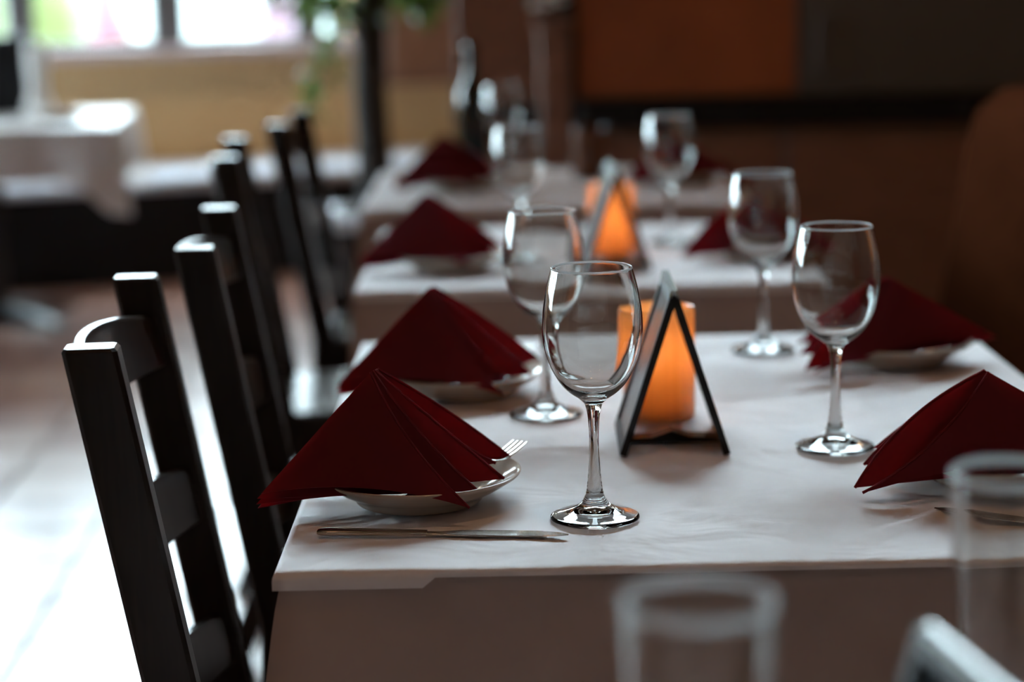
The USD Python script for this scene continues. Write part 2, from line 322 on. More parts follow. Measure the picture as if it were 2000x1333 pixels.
obj('upper_panel', box(0.875, XR, PY - 0.004, PY + 0.02, 0.87, 1.33, 0.004), M_dark, part, label='near-black panel at the right')
obj('upright_strip', box(0.93, 0.965, PY - 0.014, PY - 0.004, 0.93, 1.10, 0.003), plain('dull_strip', (0.06, 0.052, 0.045), 0.5), part)  # narrow upright strip on the near-black panel
obj('cap_rail', box(PX0 - 0.02, XR, PY - 0.03, PY + 0.12, 1.33, 1.38, 0.006), M_black, part)

# ceiling downlights (warm)
dl = None
for k, (x, y, lab) in enumerate([(0.55, 5.4, 'recessed warm downlight over the russet panel, out of the frame'), (1.7, 5.4, 'recessed warm downlight over the dark panel, out of the frame'),
        (0.5, -0.9, 'high warm downlight behind the viewer, middle one'), (-1.5, -0.9, 'high warm downlight behind the viewer, left one'), (2.2, -0.9, 'high warm downlight behind the viewer, right one'), (0.3, 1.3, 'high warm downlight above the nearest table')]):
    if dl is None:
        dl = thing('downlight', lab, 'ceiling light', (x, y, ZC), 0, 'warm downlights in the ceiling')
        obj('trim_ring', lathe_mesh([(0.055, 0), (0.075, 0), (0.078, -0.006), (0.072, -0.012), (0.055, -0.004), (0.055, 0)], 32), M_white, dl, smooth=40)
        obj('lamp', lathe_mesh([(0.0, -0.001), (0.054, -0.001), (0.054, -0.003), (0.0, -0.003)], 32), M_lens, dl)
    else: dup(dl, (x, y, ZC if y > YS else ZH), 0, lab, 'warm downlights in the ceiling', s=1.0 if y > YS else 1.2 if y < 0 else 2.0)

ww = None  # added unseen washers that brighten the tan wall alone
for u, nth in ((-2.4, 'first'), (-1.2, 'second'), (-0.1, 'third'), (0.8, 'fourth'), (1.6, 'fifth'), (2.4, 'sixth')):
    c, q = math.cos(math.radians(WA)), math.sin(math.radians(WA)); x, y = WO[0] + u * c + 0.8 * q, WO[1] + u * q - 0.8 * c
    lab = nth + ' added wall-washing ceiling light from the left above the window bench'
    if ww is None:
        ww = thing('added_wall_washer', lab, 'ceiling light', (x, y, ZC), 0, 'added wall-washing lights above the window bench')
        obj('trim_ring', lathe_mesh([(0.101, 0), (0.125, 0), (0.128, -0.006), (0.122, -0.012), (0.101, -0.004), (0.101, 0)], 32), M_white, ww, smooth=40)
        obj('lamp', lathe_mesh([(0.0, -0.001), (0.10, -0.001), (0.10, -0.003), (0.0, -0.003)], 32), M_lens2, ww)
    else: dup(ww, (x, y, ZC), 0, lab, 'added wall-washing lights above the window bench')

# ------------------------------------------------------------------ tables and cloths
def cloth_mesh(x0, x1, y0, y1, z, drop, step=0.014, flare=0.05, wave=0.012, corner=0.06, round_=0.006, seed=1, wrinkle=0.0012, creases=(), lip=None, rows=None):
    """One cloth: wrinkled top, rounded edge, hanging sides that wave and flare at the corners."""
    nx, ny = max(4, int(round((x1 - x0) / step))), max(4, int(round((y1 - y0) / step)))
    X, Y = np.meshgrid(np.linspace(x0, x1, nx + 1), np.linspace(y0, y1, ny + 1), indexing='ij')
    P = np.stack([X, Y, np.zeros_like(X)], -1)
    h = (meshkit.fbm(P * 7 + 3, 3, seed) - 0.5) * 2 * wrinkle + (meshkit.fbm(P * 18 + 9, 2, seed + 5) - 0.5) * wrinkle
    for (ax, ay, bx, by, w, a) in creases:
        d = np.array([bx - ax, by - ay]); L = np.linalg.norm(d); d /= L
        t = (X - ax) * d[0] + (Y - ay) * d[1]; q = (X - ax) * -d[1] + (Y - ay) * d[0]
        h += a * np.exp(-(q / w) ** 2) * np.clip(np.minimum(t, L - t) / 0.08 + 0.2, 0, 1)
    edge = np.minimum(np.minimum(X - x0, x1 - X), np.minimum(Y - y0, y1 - Y))
    h *= np.clip(edge / 0.05, 0, 1)
    V = [np.stack([X, Y, z + h], -1).reshape(-1, 3)]
    idx = np.arange((nx + 1) * (ny + 1)).reshape(nx + 1, ny + 1)
    F = []
    a, b, c, d = idx[:-1, :-1].ravel(), idx[1:, :-1].ravel(), idx[1:, 1:].ravel(), idx[:-1, 1:].ravel()
    F += list(zip(a, b, c)) + list(zip(a, c, d))
    loop = list(idx[:-1, 0]) + list(idx[-1, :-1]) + list(idx[:0:-1, -1]) + list(idx[0, :0:-1])
    base = V[0][loop]; n = len(loop)
    out = np.zeros((n, 2)); e = 1e-6
    out[:, 0] = (base[:, 0] > x1 - e) * 1.0 - (base[:, 0] < x0 + e) * 1.0
    out[:, 1] = (base[:, 1] > y1 - e) * 1.0 - (base[:, 1] < y0 + e) * 1.0
    cd = np.minimum(base[:, 0] - x0, x1 - base[:, 0]) + np.minimum(base[:, 1] - y0, y1 - base[:, 1])   # distance from corner along the edge
    cw = np.exp(-(cd / 0.10) ** 2)
    s = np.concatenate([[0], np.cumsum(np.linalg.norm(np.diff(base[:, :2], axis=0), axis=1))])
    per = s[-1] + step; kk = [2 * math.pi * max(2, round(per / p)) / per for p in (0.34, 0.21)]
    wav = 0.65 * np.sin(kk[0] * s + seed) + 0.35 * np.sin(kk[1] * s + 2 * seed)
    prev = loop; off = len(V[0])
    R = round_
    steps = [(R * math.sin(t), R * (1 - math.cos(t))) for t in np.linspace(0.25, math.pi / 2, 5)]
    m = rows or max(2, int(drop / 0.02))
    for k in range(1, m + 1): steps.append((R, R + (drop - R) * k / m))
    for o, dz in steps:
        g = max(0.0, (dz - R) / max(drop - R, 1e-6)); gg = g ** 0.8 if drop > 0.05 else 0
        dl_ = (lip(base) if lip else 1.0)
        oo = o + gg * (flare * cw * 0.75 + wave * (wav + 0.6) * np.clip(cd / 0.1, 0, 1))
        zz = z - dz * (dl_ if lip else 1.0) - corner * cw * g * (1 if drop > 0.05 else 0)
        ring = np.stack([base[:, 0] + out[:, 0] * oo, base[:, 1] + out[:, 1] * oo, zz + 0 * oo], 1)
        V.append(ring); cur = list(range(off, off + n)); off += n
        for j in range(n):
            A, B, C, D = prev[j], prev[(j + 1) % n], cur[(j + 1) % n], cur[j]
            F += [(A, D, C), (A, C, B)]
        prev = cur
    return trimesh.Trimesh(np.vstack(V), np.array(F), process=False)

def table(x0, x1, y0, y1, label):
    cx, cy = (x0 + x1) / 2, (y0 + y1) / 2
    t = thing('dining_table', label, 'table', (cx, cy, 0))
    i = 0.012
    obj('tabletop', box(x0 - cx + i, x1 - cx - i, y0 - cy + i, y1 - cy - i, 0.712, 0.7405, 0.004), M_tabletop, t)
    obj('column', lathe_mesh([(0, 0.03), (0.038, 0.03), (0.038, 0.70), (0.11, 0.70), (0.11, 0.712), (0, 0.712)], 24), M_iron, t, smooth=40)
    for a in range(4):
        c = math.radians(90 * a); d = np.array([math.cos(c), math.sin(c)]); p = np.array([-d[1], d[0]])
        rings = [[(*(d * r + p * w), 0.0), (*(d * r - p * w), 0.0), (*(d * r - p * w), h), (*(d * r + p * w), h)] for r, w, h in ((0.02, 0.03, 0.06), (0.14, 0.028, 0.05), (0.29, 0.025, 0.022))]
        obj('foot', loft(rings), M_iron, t)
    return t
def under_top(x0, x1, y0, y1, drop, seed, label, creases=(), lip_left=False, wrinkle=0.0012):
    u = obj('tablecloth', cloth_mesh(x0 + 0.004, x1 - 0.004, y0 + 0.004, y1 - 0.004, 0.7425, drop, seed=seed, wrinkle=0.0003, flare=0.05, wave=0.010, step=0.02, corner=0.03), M_under_shaded, smooth=50)
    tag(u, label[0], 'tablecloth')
    lip = None
    if lip_left:
        lip = lambda b: np.where((b[:, 1] < y0 + 1e-4) & (b[:, 0] > x0 + 0.128), 0.45, 1.0)
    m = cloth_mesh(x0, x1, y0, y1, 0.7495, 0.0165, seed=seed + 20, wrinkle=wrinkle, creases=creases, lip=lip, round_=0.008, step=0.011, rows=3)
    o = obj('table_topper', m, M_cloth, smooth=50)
    tag(o, label[1], 'table topper')
T1 = (-0.201, 0.620, 1.690, 2.780)
T2 = (-0.245, 0.500, 3.262, 4.046)
T3 = (-0.318, 0.520, 4.430, 5.230)
T0 = (-0.32, 0.66, 0.42, 1.270)
table(*T1, 'dark wood pedestal table nearest in view, hidden under its white cloths')
under_top(*T1, 0.262, 3, ('long shade-painted white undercloth hanging down the front of the nearest table', 'crinkled white top cloth under the sharp wine glass and candle'),
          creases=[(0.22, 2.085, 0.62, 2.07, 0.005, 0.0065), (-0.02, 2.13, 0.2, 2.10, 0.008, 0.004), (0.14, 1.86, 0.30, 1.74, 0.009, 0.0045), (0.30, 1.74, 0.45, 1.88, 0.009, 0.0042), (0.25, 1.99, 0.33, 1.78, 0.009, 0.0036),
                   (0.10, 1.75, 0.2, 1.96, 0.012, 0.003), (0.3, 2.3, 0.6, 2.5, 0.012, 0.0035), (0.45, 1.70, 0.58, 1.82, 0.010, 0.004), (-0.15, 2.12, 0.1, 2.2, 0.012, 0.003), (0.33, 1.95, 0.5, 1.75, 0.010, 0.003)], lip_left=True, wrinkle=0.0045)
table(*T2, 'dark pedestal table second in the row, under white cloths')
under_top(*T2, 0.262, 4, ('shade-painted white undercloth hanging at the front of the second table', 'white top cloth on the second table under the brightest candle'))
table(*T3, 'dark pedestal table farthest in the row, by the brown partition')
under_top(*T3, 0.262, 5, ('shade-painted white undercloth of the farthest table in the row', 'white top cloth on the farthest table with the wine bottle'))
table(*T0, 'pedestal table in front of the viewer, below the frame')
under_top(*T0, 0.262, 6, ('shade-painted white undercloth of the table below the two blurred tumblers', 'white top cloth under the blurred tumblers'))

# ------------------------------------------------------------------ chairs
def make_chair(label, loc, rz):
    c = thing('dining_chair', label, 'chair', loc, rz, 'dark ladder-back chairs along the row of tables')
    lean = math.tan(math.radians(10.0)); H = 0.935; ZS_ = 0.46
    def px(z): return -(z - ZS_) * lean if z > ZS_ else -(ZS_ - z) * 0.10 * (ZS_ - z) / ZS_ * 2.2
    XO = lean * (H - ZS_)                           # so that the top of the posts stands over local x = 0
    for s in (-1, 1):
        rings = []
        for z in (0, 0.12, 0.25, 0.38, 0.46, 0.60, 0.75, 0.90, H - 0.003, H):
            k = 1.0 if z < H else 0.90
            rings.append([(XO + px(z) + a * k, s * 0.212 + b * k, z) for a, b in rect(0.048, 0.036, 0.004)])
        obj('back_post', loft(rings), M_wood, c, smooth=20)
    def slat(z0, z1, arch, name):
        rings = []
        for t in np.linspace(-1, 1, 25):
            y = t * 0.198; bow = -0.042 * (1 - t ** 2) ** 1.2 if True else 0
            ztop = z1 + arch * (1 - abs(t) ** 2.5); zm = (z0 + z1) / 2
            ring = []
            for a, zz in ((0.009, z0 + 0.003), (0.006, z0), (-0.006, z0), (-0.009, z0 + 0.003), (-0.009, ztop - 0.006), (-0.005, ztop), (0.005, ztop), (0.009, ztop - 0.006)):
                ring.append((XO + px(zz) + a + bow + 0.004, y, zz))
            rings.append(ring)
        obj(name, loft(rings), M_wood, c, smooth=35)
    slat(0.838, 0.893, 0.016, 'top_rail'); slat(0.664, 0.724, 0.012, 'slat'); slat(0.500, 0.556, 0.012, 'slat')
    # seat and frame
    seat = [[(x, y, z) for x, y in pts] for z, pts in ((0.43, [(XO - 0.01, -0.2), (XO + 0.40, -0.21), (XO + 0.42, -0.19), (XO + 0.42, 0.19), (XO + 0.40, 0.21), (XO - 0.01, 0.2)]),
            (0.452, [(XO - 0.01, -0.2), (XO + 0.405, -0.215), (XO + 0.427, -0.19), (XO + 0.427, 0.19), (XO + 0.405, 0.215), (XO - 0.01, 0.2)]),
            (0.46, [(XO, -0.19), (XO + 0.40, -0.205), (XO + 0.415, -0.185), (XO + 0.415, 0.185), (XO + 0.40, 0.205), (XO, 0.19)]))]
    obj('seat', loft(seat), M_wood, c, smooth=30)
    for s in (-1, 1):
        obj('front_leg', loft([[(XO + 0.385 + a * k, s * 0.185 + b * k, z) for a, b in rect(0.042, 0.042, 0.004)] for z, k in ((0, 0.75), (0.25, 0.9), (0.43, 1.0))]), M_wood, c, smooth=20)
        obj('side_stretcher', box(XO + 0.0, XO + 0.375, s * 0.19 - 0.010, s * 0.19 + 0.010, 0.20, 0.235, 0.003), M_wood, c)
        obj('seat_rail', box(XO + 0.01, XO + 0.38, s * 0.19 - 0.011, s * 0.19 + 0.011, 0.37, 0.43, 0.003), M_wood, c)
    obj('front_rail', box(XO + 0.375, XO + 0.397, -0.175, 0.175, 0.37, 0.43, 0.003), M_wood, c)
    return c
CH = make_chair('dark wood ladder-back chair nearest the viewer, beside the sharp napkin', (-0.386, 1.972, 0), 4.8)
GC = 'dark ladder-back chairs along the row of tables'
dup(CH, (-0.389, 2.622, 0), 4.0, 'dark wood ladder-back chair second from the viewer along the left', GC)
dup(CH, (-0.524, 3.860, 0), 5.0, 'dark wood ladder-back chair third along the left, at the second table', GC)
dup(CH, (-0.495, 4.655, 0), -1.0, 'farthest dark ladder-back chair along the left, at the last table', GC)

# ------------------------------------------------------------------ wine glasses
foot_u = [(0.0, 0.0085), (0.012, 0.0068), (0.024, 0.0040), (0.036, 0.0012), (0.0400, 0.0006), (0.0412, 0.0018), (0.0405, 0.0036), (0.034, 0.0056), (0.024, 0.0088), (0.0150, 0.0135), (0.0098, 0.0200), (0.0072, 0.030)]
stem_o = [(0.0072, 0.030), (0.0056, 0.045), (0.0046, 0.062), (0.0044, 0.075), (0.0050, 0.090), (0.0064, 0.102), (0.0086, 0.109)]
bowl_o = [(0.0086, 0.109), (0.0135, 0.1135), (0.0215, 0.1190), (0.0305, 0.1285), (0.0385, 0.143), (0.0438, 0.160), (0.0458, 0.176), (0.0450, 0.193), (0.0424, 0.211), (0.0388, 0.226), (0.0370, 0.2325)]
rim_o = [(0.0370, 0.2325), (0.0370, 0.2338), (0.0363, 0.2345), (0.0355, 0.2338), (0.0356, 0.2325)]
bowl_i = [(0.0356, 0.2325), (0.0376, 0.2255), (0.0413, 0.2105), (0.0439, 0.1928), (0.0447, 0.176), (0.0427, 0.1606), (0.0374, 0.1441), (0.0293, 0.1302), (0.0195, 0.1215), (0.0100, 0.1180), (0.0, 0.1170)]
GG = 'stemmed wine glasses on the row of tables'
def split_lathe(parent, segs, m, n, special=None):
    full = []; rngs = []
    for i, (nm, pts) in enumerate(segs):
        sp = spline(pts, 7); a = len(full) - (1 if i else 0); full += list(sp if i == 0 else sp[1:]); rngs.append((nm, a, len(full)))
    v, f, nn = lathe(np.array(full), n)
    ring = np.arange(len(full))
    for nm, a, b in rngs:
        fa = f[(f.min(1) >= a * n) & (f.max(1) < b * n)] - a * n
        obj(nm, (v[a * n:b * n], fa), (special or {}).get(nm, m), parent, normals=nn[a * n:b * n])
def make_glass(label, loc, group):
    g = thing('wine_glass', label, 'wine glass', loc, 0, group)
    split_lathe(g, [('foot', foot_u), ('stem', stem_o), ('bowl', bowl_o), ('rim', rim_o), ('bowl_inside', bowl_i)], M_glass, 72, {'rim': M_rim_glint})
    return g
ZTB = 0.7520
WG = make_glass('sharply focused empty wine glass front and centre, at the knife tip', (0.073, 1.826, ZTB), GG)
dup(WG, (0.037, 2.275, ZTB), 20, 'empty wine glass just behind and left of the sharp one, by the second red napkin', GG)
dup(WG, (0.018, 3.52, ZTB), 40, 'blurred wine glass on the second table, left of the bright candle', GG)
dup(WG, (0.335, 2.085, ZTB), 60, 'empty wine glass in front of the red napkin at right, nearest on that side', GG)
dup(WG, (0.329, 2.640, ZTB), 80, 'empty wine glass at the far right corner of the nearest table', GG)
dup(WG, (0.293, 3.72, ZTB), 10, 'blurred wine glass on the second table, right of the bright candle', GG)
dup(WG, (-0.01, 4.82, ZTB), 30, 'blurred wine glass on the farthest table beside the dark bottle', GG)

# tumblers on the near table
tp0 = [(0.0, 0.0), (0.026, 0.0), (0.0285, 0.002), (0.0295, 0.006)]
tp1 = [(0.0295, 0.006), (0.0318, 0.06), (0.0352, 0.13), (0.0378, 0.1915)]
tp2 = [(0.0378, 0.1915), (0.0382, 0.1940), (0.0378, 0.1962), (0.0369, 0.1970), (0.0361, 0.1962), (0.0358, 0.1940), (0.0363, 0.1915)]
tp3 = [(0.0363, 0.1915), (0.0338, 0.13), (0.0305, 0.06), (0.0280, 0.016), (0.024, 0.011), (0.0, 0.011)]
tb = thing('tumbler', 'tall clear tumbler, heavily blurred, at the bottom centre', 'tumbler', (0.088, 0.955, ZTB), 0, 'blurred tumblers in the foreground')
split_lathe(tb, [('base', tp0), ('wall', tp1), ('rim', tp2), ('inner_wall', tp3)], M_glass, 72, {'rim': M_rim_glint})
dup(tb, (0.300, 1.195, ZTB), 15, 'tall clear tumbler, heavily blurred, cut by the right edge of the frame', 'blurred tumblers in the foreground')

# ------------------------------------------------------------------ plates, napkins, cutlery
def make_plate(label, loc, group):
    p = thing('plate', label, 'plate', loc, 0, group)
    prof = spline([(r * 1.10, z) for r, z in [(0, 0.003), (0.045, 0.003), (0.050, 0.0), (0.054, 0.001), (0.057, 0.006), (0.070, 0.014), (0.083, 0.023), (0.0885, 0.0275), (0.0892, 0.0292), (0.0880, 0.0300), (0.082, 0.0268), (0.068, 0.0185), (0.055, 0.0105), (0.045, 0.0075), (0, 0.0065)]], 4)
    cut = int(np.argmax(prof[:, 0]))
    lathe_part('underside', prof[:cut + 1], M_china, p, 64); lathe_part('dish', prof[cut:], M_china, p, 64)
    return p
GP = 'white side plates under the red napkins'
PL = make_plate('white plate under the sharp red napkin at front left', (-0.092, 1.905, ZTB), GP)
LEFT = [(-0.084, 1.900, 0), (-0.050, 2.405, -4), (-0.094, 3.440, -8), (-0.105, 4.720, -8)]
RIGHT = [(0.447, 1.915, 2), (0.465, 2.520, 18), (0.415, 3.500, 6), (0.385, 4.72, 6)]
for (x, y, r), lab in zip(LEFT[1:] + RIGHT, ['white plate under the second red napkin on the left', 'white plate under the left red napkin on the second table', 'white plate under the left red napkin on the farthest table',
        'white plate under the nearest red napkin on the right', 'white plate under the second red napkin on the right', 'white plate under the right red napkin on the second table', 'white plate under the right red napkin on the farthest table']):
    dup(PL, (x + (0.02 if x > 0 else -0.006), y + (0.03 if x > 0 else 0.005), ZTB), r, lab, GP)

def sheet(A, P, B, bulge, edge, n=16, th=0.0013, seed=0, lift=0.0, hem=0):
    """A folded cloth triangle A-P-B: bulge moves its middle, edge bows the side P-B, lift raises the middle of the bottom side."""
    A, P, B = map(lambda q: np.array(q, float), (A, P, B)); bulge, edge = np.array(bulge, float), np.array(edge, float)
    pts, ids = [], {}
    for i in range(n + 1):
        for j in range(n + 1 - i):
            b, c = i / n, j / n; a = 1 - b - c
            ids[(i, j)] = len(pts)
            pts.append(a * A + b * P + c * B + bulge * 20 * a * b * c + edge * 4 * b * c * (0.35 + 0.65 * (1 - a)) + np.array([0, 0, lift]) * 4 * a * c * (1 - b))
    pts = np.array(pts); F = []
    for i in range(n):
        for j in range(n - i):
            F.append((ids[(i, j)], ids[(i + 1, j)], ids[(i, j + 1)]))
            if i + j < n - 1: F.append((ids[(i + 1, j)], ids[(i + 1, j + 1)], ids[(i, j + 1)]))
    m = trimesh.Trimesh(pts, F, process=False)
    nn = m.vertex_normals
    pts = pts + nn * ((meshkit.fbm(pts * 40 + seed, 2, seed) - 0.5) * 0.0016)[:, None]
    k = len(pts); V = np.vstack([pts + nn * th / 2, pts - nn * th / 2]); F = np.array(F)
    rim = [ids[(0, j)] for j in range(n + 1)] + [ids[(i, n - i)] for i in range(1, n + 1)] + [ids[(i, 0)] for i in range(n - 1, 0, -1)]
    S = []
    for q in range(len(rim)):
        a, b = rim[q], rim[(q + 1) % len(rim)]
        S += [(a, b, b + k), (a, b + k, a + k)]
    mm = trimesh.Trimesh(np.vstack([V]), np.vstack([F, F[:, ::-1] + k, S]), process=False)
    trimesh.repair.fix_normals(mm)
    if hem: mm = join([mm, tube(pts[[ids[(n - q, q)] for q in range(n + 1)]], 0.0014, 6)])
    return mm
GN = 'dark red napkins folded into tents on the plates'
def napkin_open(label, loc, rz):
    """Tent-folded napkin whose fan of layers opens to the right."""
    n = thing('napkin', label, 'napkin', loc, rz, GN)
    P = (-0.041, -0.020, 0.130)
    obj('front_panel', sheet((-0.142, -0.071, 0.028), P, (0.050, -0.100, 0.018), (0, -0.003, 0.001), (-0.009, -0.004, 0.0), 20, seed=1, lift=0.012, hem=1), M_napkin, n, smooth=60)
    for k, (A, B, bl, ed) in enumerate([((-0.147, -0.062, 0.021), (0.058, -0.072, 0.0265), (0.000, 0.000, 0), (-0.003, -0.004, -0.003)),
                                        ((-0.149, -0.055, 0.014), (0.082, -0.046, 0.0310), (0.000, 0.001, 0), (-0.001, -0.002, 0.001)),
                                        ((-0.149, -0.047, 0.008), (0.074, -0.008, 0.0370), (0, 0.001, 0), (-0.004, 0.000, -0.006)),
                                        ((-0.145, -0.036, 0.006), (0.088, 0.030, 0.0340), (0, 0.002, 0), (0.003, 0.000, 0.002))]):
        obj('fold', sheet(A, (P[0] + 0.0015 * (k + 1), P[1] + 0.003 * (k + 1), P[2] + 0.0006), B, bl, ed, 14, seed=2 + k, hem=1), M_napkin, n, smooth=60)
    obj('back_panel', sheet((-0.110, 0.060, 0.026), (P[0] + 0.004, P[1] + 0.020, P[2] - 0.001), (0.070, 0.060, 0.030), (0, 0.003, 0), (0.002, 0.0, 0.002), 14, seed=6, lift=0.006), M_napkin, n, smooth=60)
    return n
def napkin_closed(label, loc, rz):
    """Tent-folded napkin seen from its closed side; two layers part at the left tip."""
    n = thing('napkin', label, 'napkin', loc, rz, GN)
    P = (0.005, -0.006, 0.1130)
    obj('front_panel', sheet((0.150, -0.020, 0.028), P, (-0.126, -0.062, 0.013), (0, -0.002, 0.001), (0.004, -0.010, -0.008), 20, seed=11, lift=0.012, hem=1), M_napkin, n, smooth=60)
    obj('fold', sheet((0.148, -0.008, 0.024), (P[0] - 0.002, P[1] + 0.006, P[2] + 0.0005), (-0.130, -0.046, 0.014), (0, 0.003, 0), (-0.010, 0.002, 0.008), 14, seed=12, hem=1), M_napkin, n, smooth=60)
    obj('fold', sheet((0.146, 0.006, 0.020), (P[0] - 0.001, P[1] + 0.010, P[2]), (-0.110, 0.010, 0.022), (0, 0.002, 0), (-0.006, 0, 0.004), 12, seed=13, hem=1), M_napkin, n, smooth=60)
    obj('back_panel', sheet((0.140, 0.055, 0.020), (P[0], P[1] + 0.014, P[2] - 0.001), (-0.090, 0.060, 0.026), (0, 0.003, 0), (0, 0.0, 0.004), 12, seed=14, lift=0.006), M_napkin, n, smooth=60)
    return n
NL = napkin_open('sharp dark red napkin at front left, fanned folds facing right', (-0.092, 1.905, ZTB), 0)
for (x, y, r), lab in zip([(a - 0.006, b + 0.005, c) for a, b, c in LEFT[1:]], ['dark red tent napkin second on the left, behind the sharp one', 'dark red tent napkin on the left of the second table', 'dark red tent napkin on the left of the farthest table']):
    dup(NL, (x, y, ZTB), r, lab, GN)
NR = napkin_closed('dark red tent napkin at right, nearest, its tip by the glass foot', (RIGHT[0][0], RIGHT[0][1], ZTB), RIGHT[0][2])
for (x, y, r), lab in zip(RIGHT[1:], ['dark red tent napkin at the far right corner of the nearest table', 'dark red tent napkin on the right of the second table', 'dark red tent napkin on the right of the farthest table']):
    dup(NR, (x, y, ZTB), r, lab, GN)

def make_knife(label, loc, rz):
    k = thing('table_knife', label, 'knife', loc, rz, 'table knives beside the plates')
    hs = [(0.0, 0.0085, 0.0030, 0.0), (0.003, 0.0105, 0.0048, 0), (0.012, 0.0115, 0.0056, 0), (0.04, 0.0105, 0.0050, 0), (0.075, 0.0088, 0.0042, 0), (0.100, 0.0070, 0.0036, 0)]
    obj('handle', loft([[(x, a, 0.0032 + b * 0.9) for a, b in rect(w, t * 1.15, t * 0.35)] for x, w, t, _ in hs]), M_steel, k, smooth=50)
    bs = [(0.099, 0.0072, 0.0030, 0), (0.112, 0.0085, 0.0022, 0), (0.130, 0.0165, 0.0016, 0.002), (0.170, 0.0185, 0.0014, 0.002), (0.200, 0.0170, 0.0012, 0.0018), (0.218, 0.0110, 0.0010, 0.001), (0.227, 0.0030, 0.0008, 0)]
    obj('blade', loft([[(x, a + o, 0.0022 + b) for a, b in rect(w, t, t * 0.3)] for x, w, t, o in bs]), M_steel, k, smooth=50)
    return k
KN = make_knife('steel table knife lying in front of the sharp napkin', (-0.179, 1.789, ZTB), -6.0)
dup(KN, (0.585, 1.66 + 0.06, ZTB), 151, 'steel table knife at right, half hidden behind the blurred tumbler', 'table knives beside the plates')
def make_fork(label, loc, rz, tilt):
    k = thing('fork', label, 'fork', loc, rz, 'steel forks resting on the plates')
    T = trimesh.transformations.rotation_matrix(-math.radians(tilt), (0, 1, 0))
    def add(nm, m):
        m.apply_transform(T); obj(nm, m, M_steel, k, smooth=50)
    hs = [(-0.185, 0.010, 0.0022, 0), (-0.175, 0.0145, 0.0026, 0), (-0.13, 0.011, 0.0026, 0), (-0.09, 0.0065, 0.0030, 0.002), (-0.066, 0.006, 0.0028, 0.001), (-0.060, 0.010, 0.0024, 0)]
    add('handle', loft([[(x, a, z + b) for a, b in rect(w, t, t * 0.3)] for x, w, t, z in hs]))
    add('head', loft([[(x, a, z + b) for a, b in rect(w, t, t * 0.3)] for x, w, t, z in [(-0.060, 0.010, 0.0024, 0), (-0.054, 0.016, 0.0020, -0.0015), (-0.046, 0.0195, 0.0018, -0.003), (-0.040, 0.0200, 0.0018, -0.0035)]]))
    for i in range(4):
        y = (i - 1.5) * 0.0053
        add('tine', loft([[(x, y * k2 + a, z + b) for a, b in rect(w, t, t * 0.3)] for x, w, t, z, k2 in [(-0.041, 0.0030, 0.0018, -0.0035, 1), (-0.022, 0.0026, 0.0017, -0.002, 1), (-0.008, 0.0023, 0.0015, 0.0005, 1), (0.0, 0.0016, 0.001, 0.0025, 1)]]))
    return k
FK = make_fork('steel fork with tines past the rim of the front left plate', (0.006, 1.965, ZTB + 0.040), 56, 4)
dup(FK, (0.022, 2.490, ZTB + 0.040), 54, 'steel fork poking out behind the second left napkin', 'steel forks resting on the plates')

# ------------------------------------------------------------------ candles and table tents
def make_candle(name, label, loc, flame, group, sleeve=None):
    c = thing('candle_holder', label, 'candle', loc, 0, group)
    R, H = 0.0405, 0.124
    obj('sleeve', lathe_mesh([(R - 0.003, 0.003), (R - 0.001, 0.0), (R, 0.002), (R, H - 0.004), (R - 0.0012, H), (R - 0.0026, H - 0.001), (R - 0.003, H - 0.006), (R - 0.003, 0.003)], 56), sleeve or M_amber, c, smooth=50)
    obj('wax', lathe_mesh([(0, 0.001), (R - 0.006, 0.001), (R - 0.006, 0.010), (R - 0.012, 0.012), (0.008, 0.010), (0, 0.010)], 40), M_wax, c, smooth=40)
    obj('wick', tube([(0, 0, 0.009), (0.0004, 0, 0.040), (0.0012, 0, 0.062)], 0.0008, 6), M_iron, c)
    obj('flame', lathe_mesh(spline([(0, 0.060), (0.0035, 0.064), (0.0052, 0.071), (0.0040, 0.081), (0.0015, 0.092), (0, 0.097)], 4), 16), flame, c, smooth=True)
    return c
GCN = 'amber candle holders along the tables'
make_candle('c', 'glowing amber candle holder behind the table tent on the nearest table', (0.165, 2.268, ZTB), M_flame, GCN)
make_candle('c', 'brightest orange candle holder, on the second table', (0.180, 3.600, ZTB), M_flame_b, GCN)
make_candle('c', 'amber candle holder, barely lit, its glass darkened for dimness, on the farthest table', (0.195, 4.93, ZTB), M_flame_dim, GCN, M_amber_dimmed)
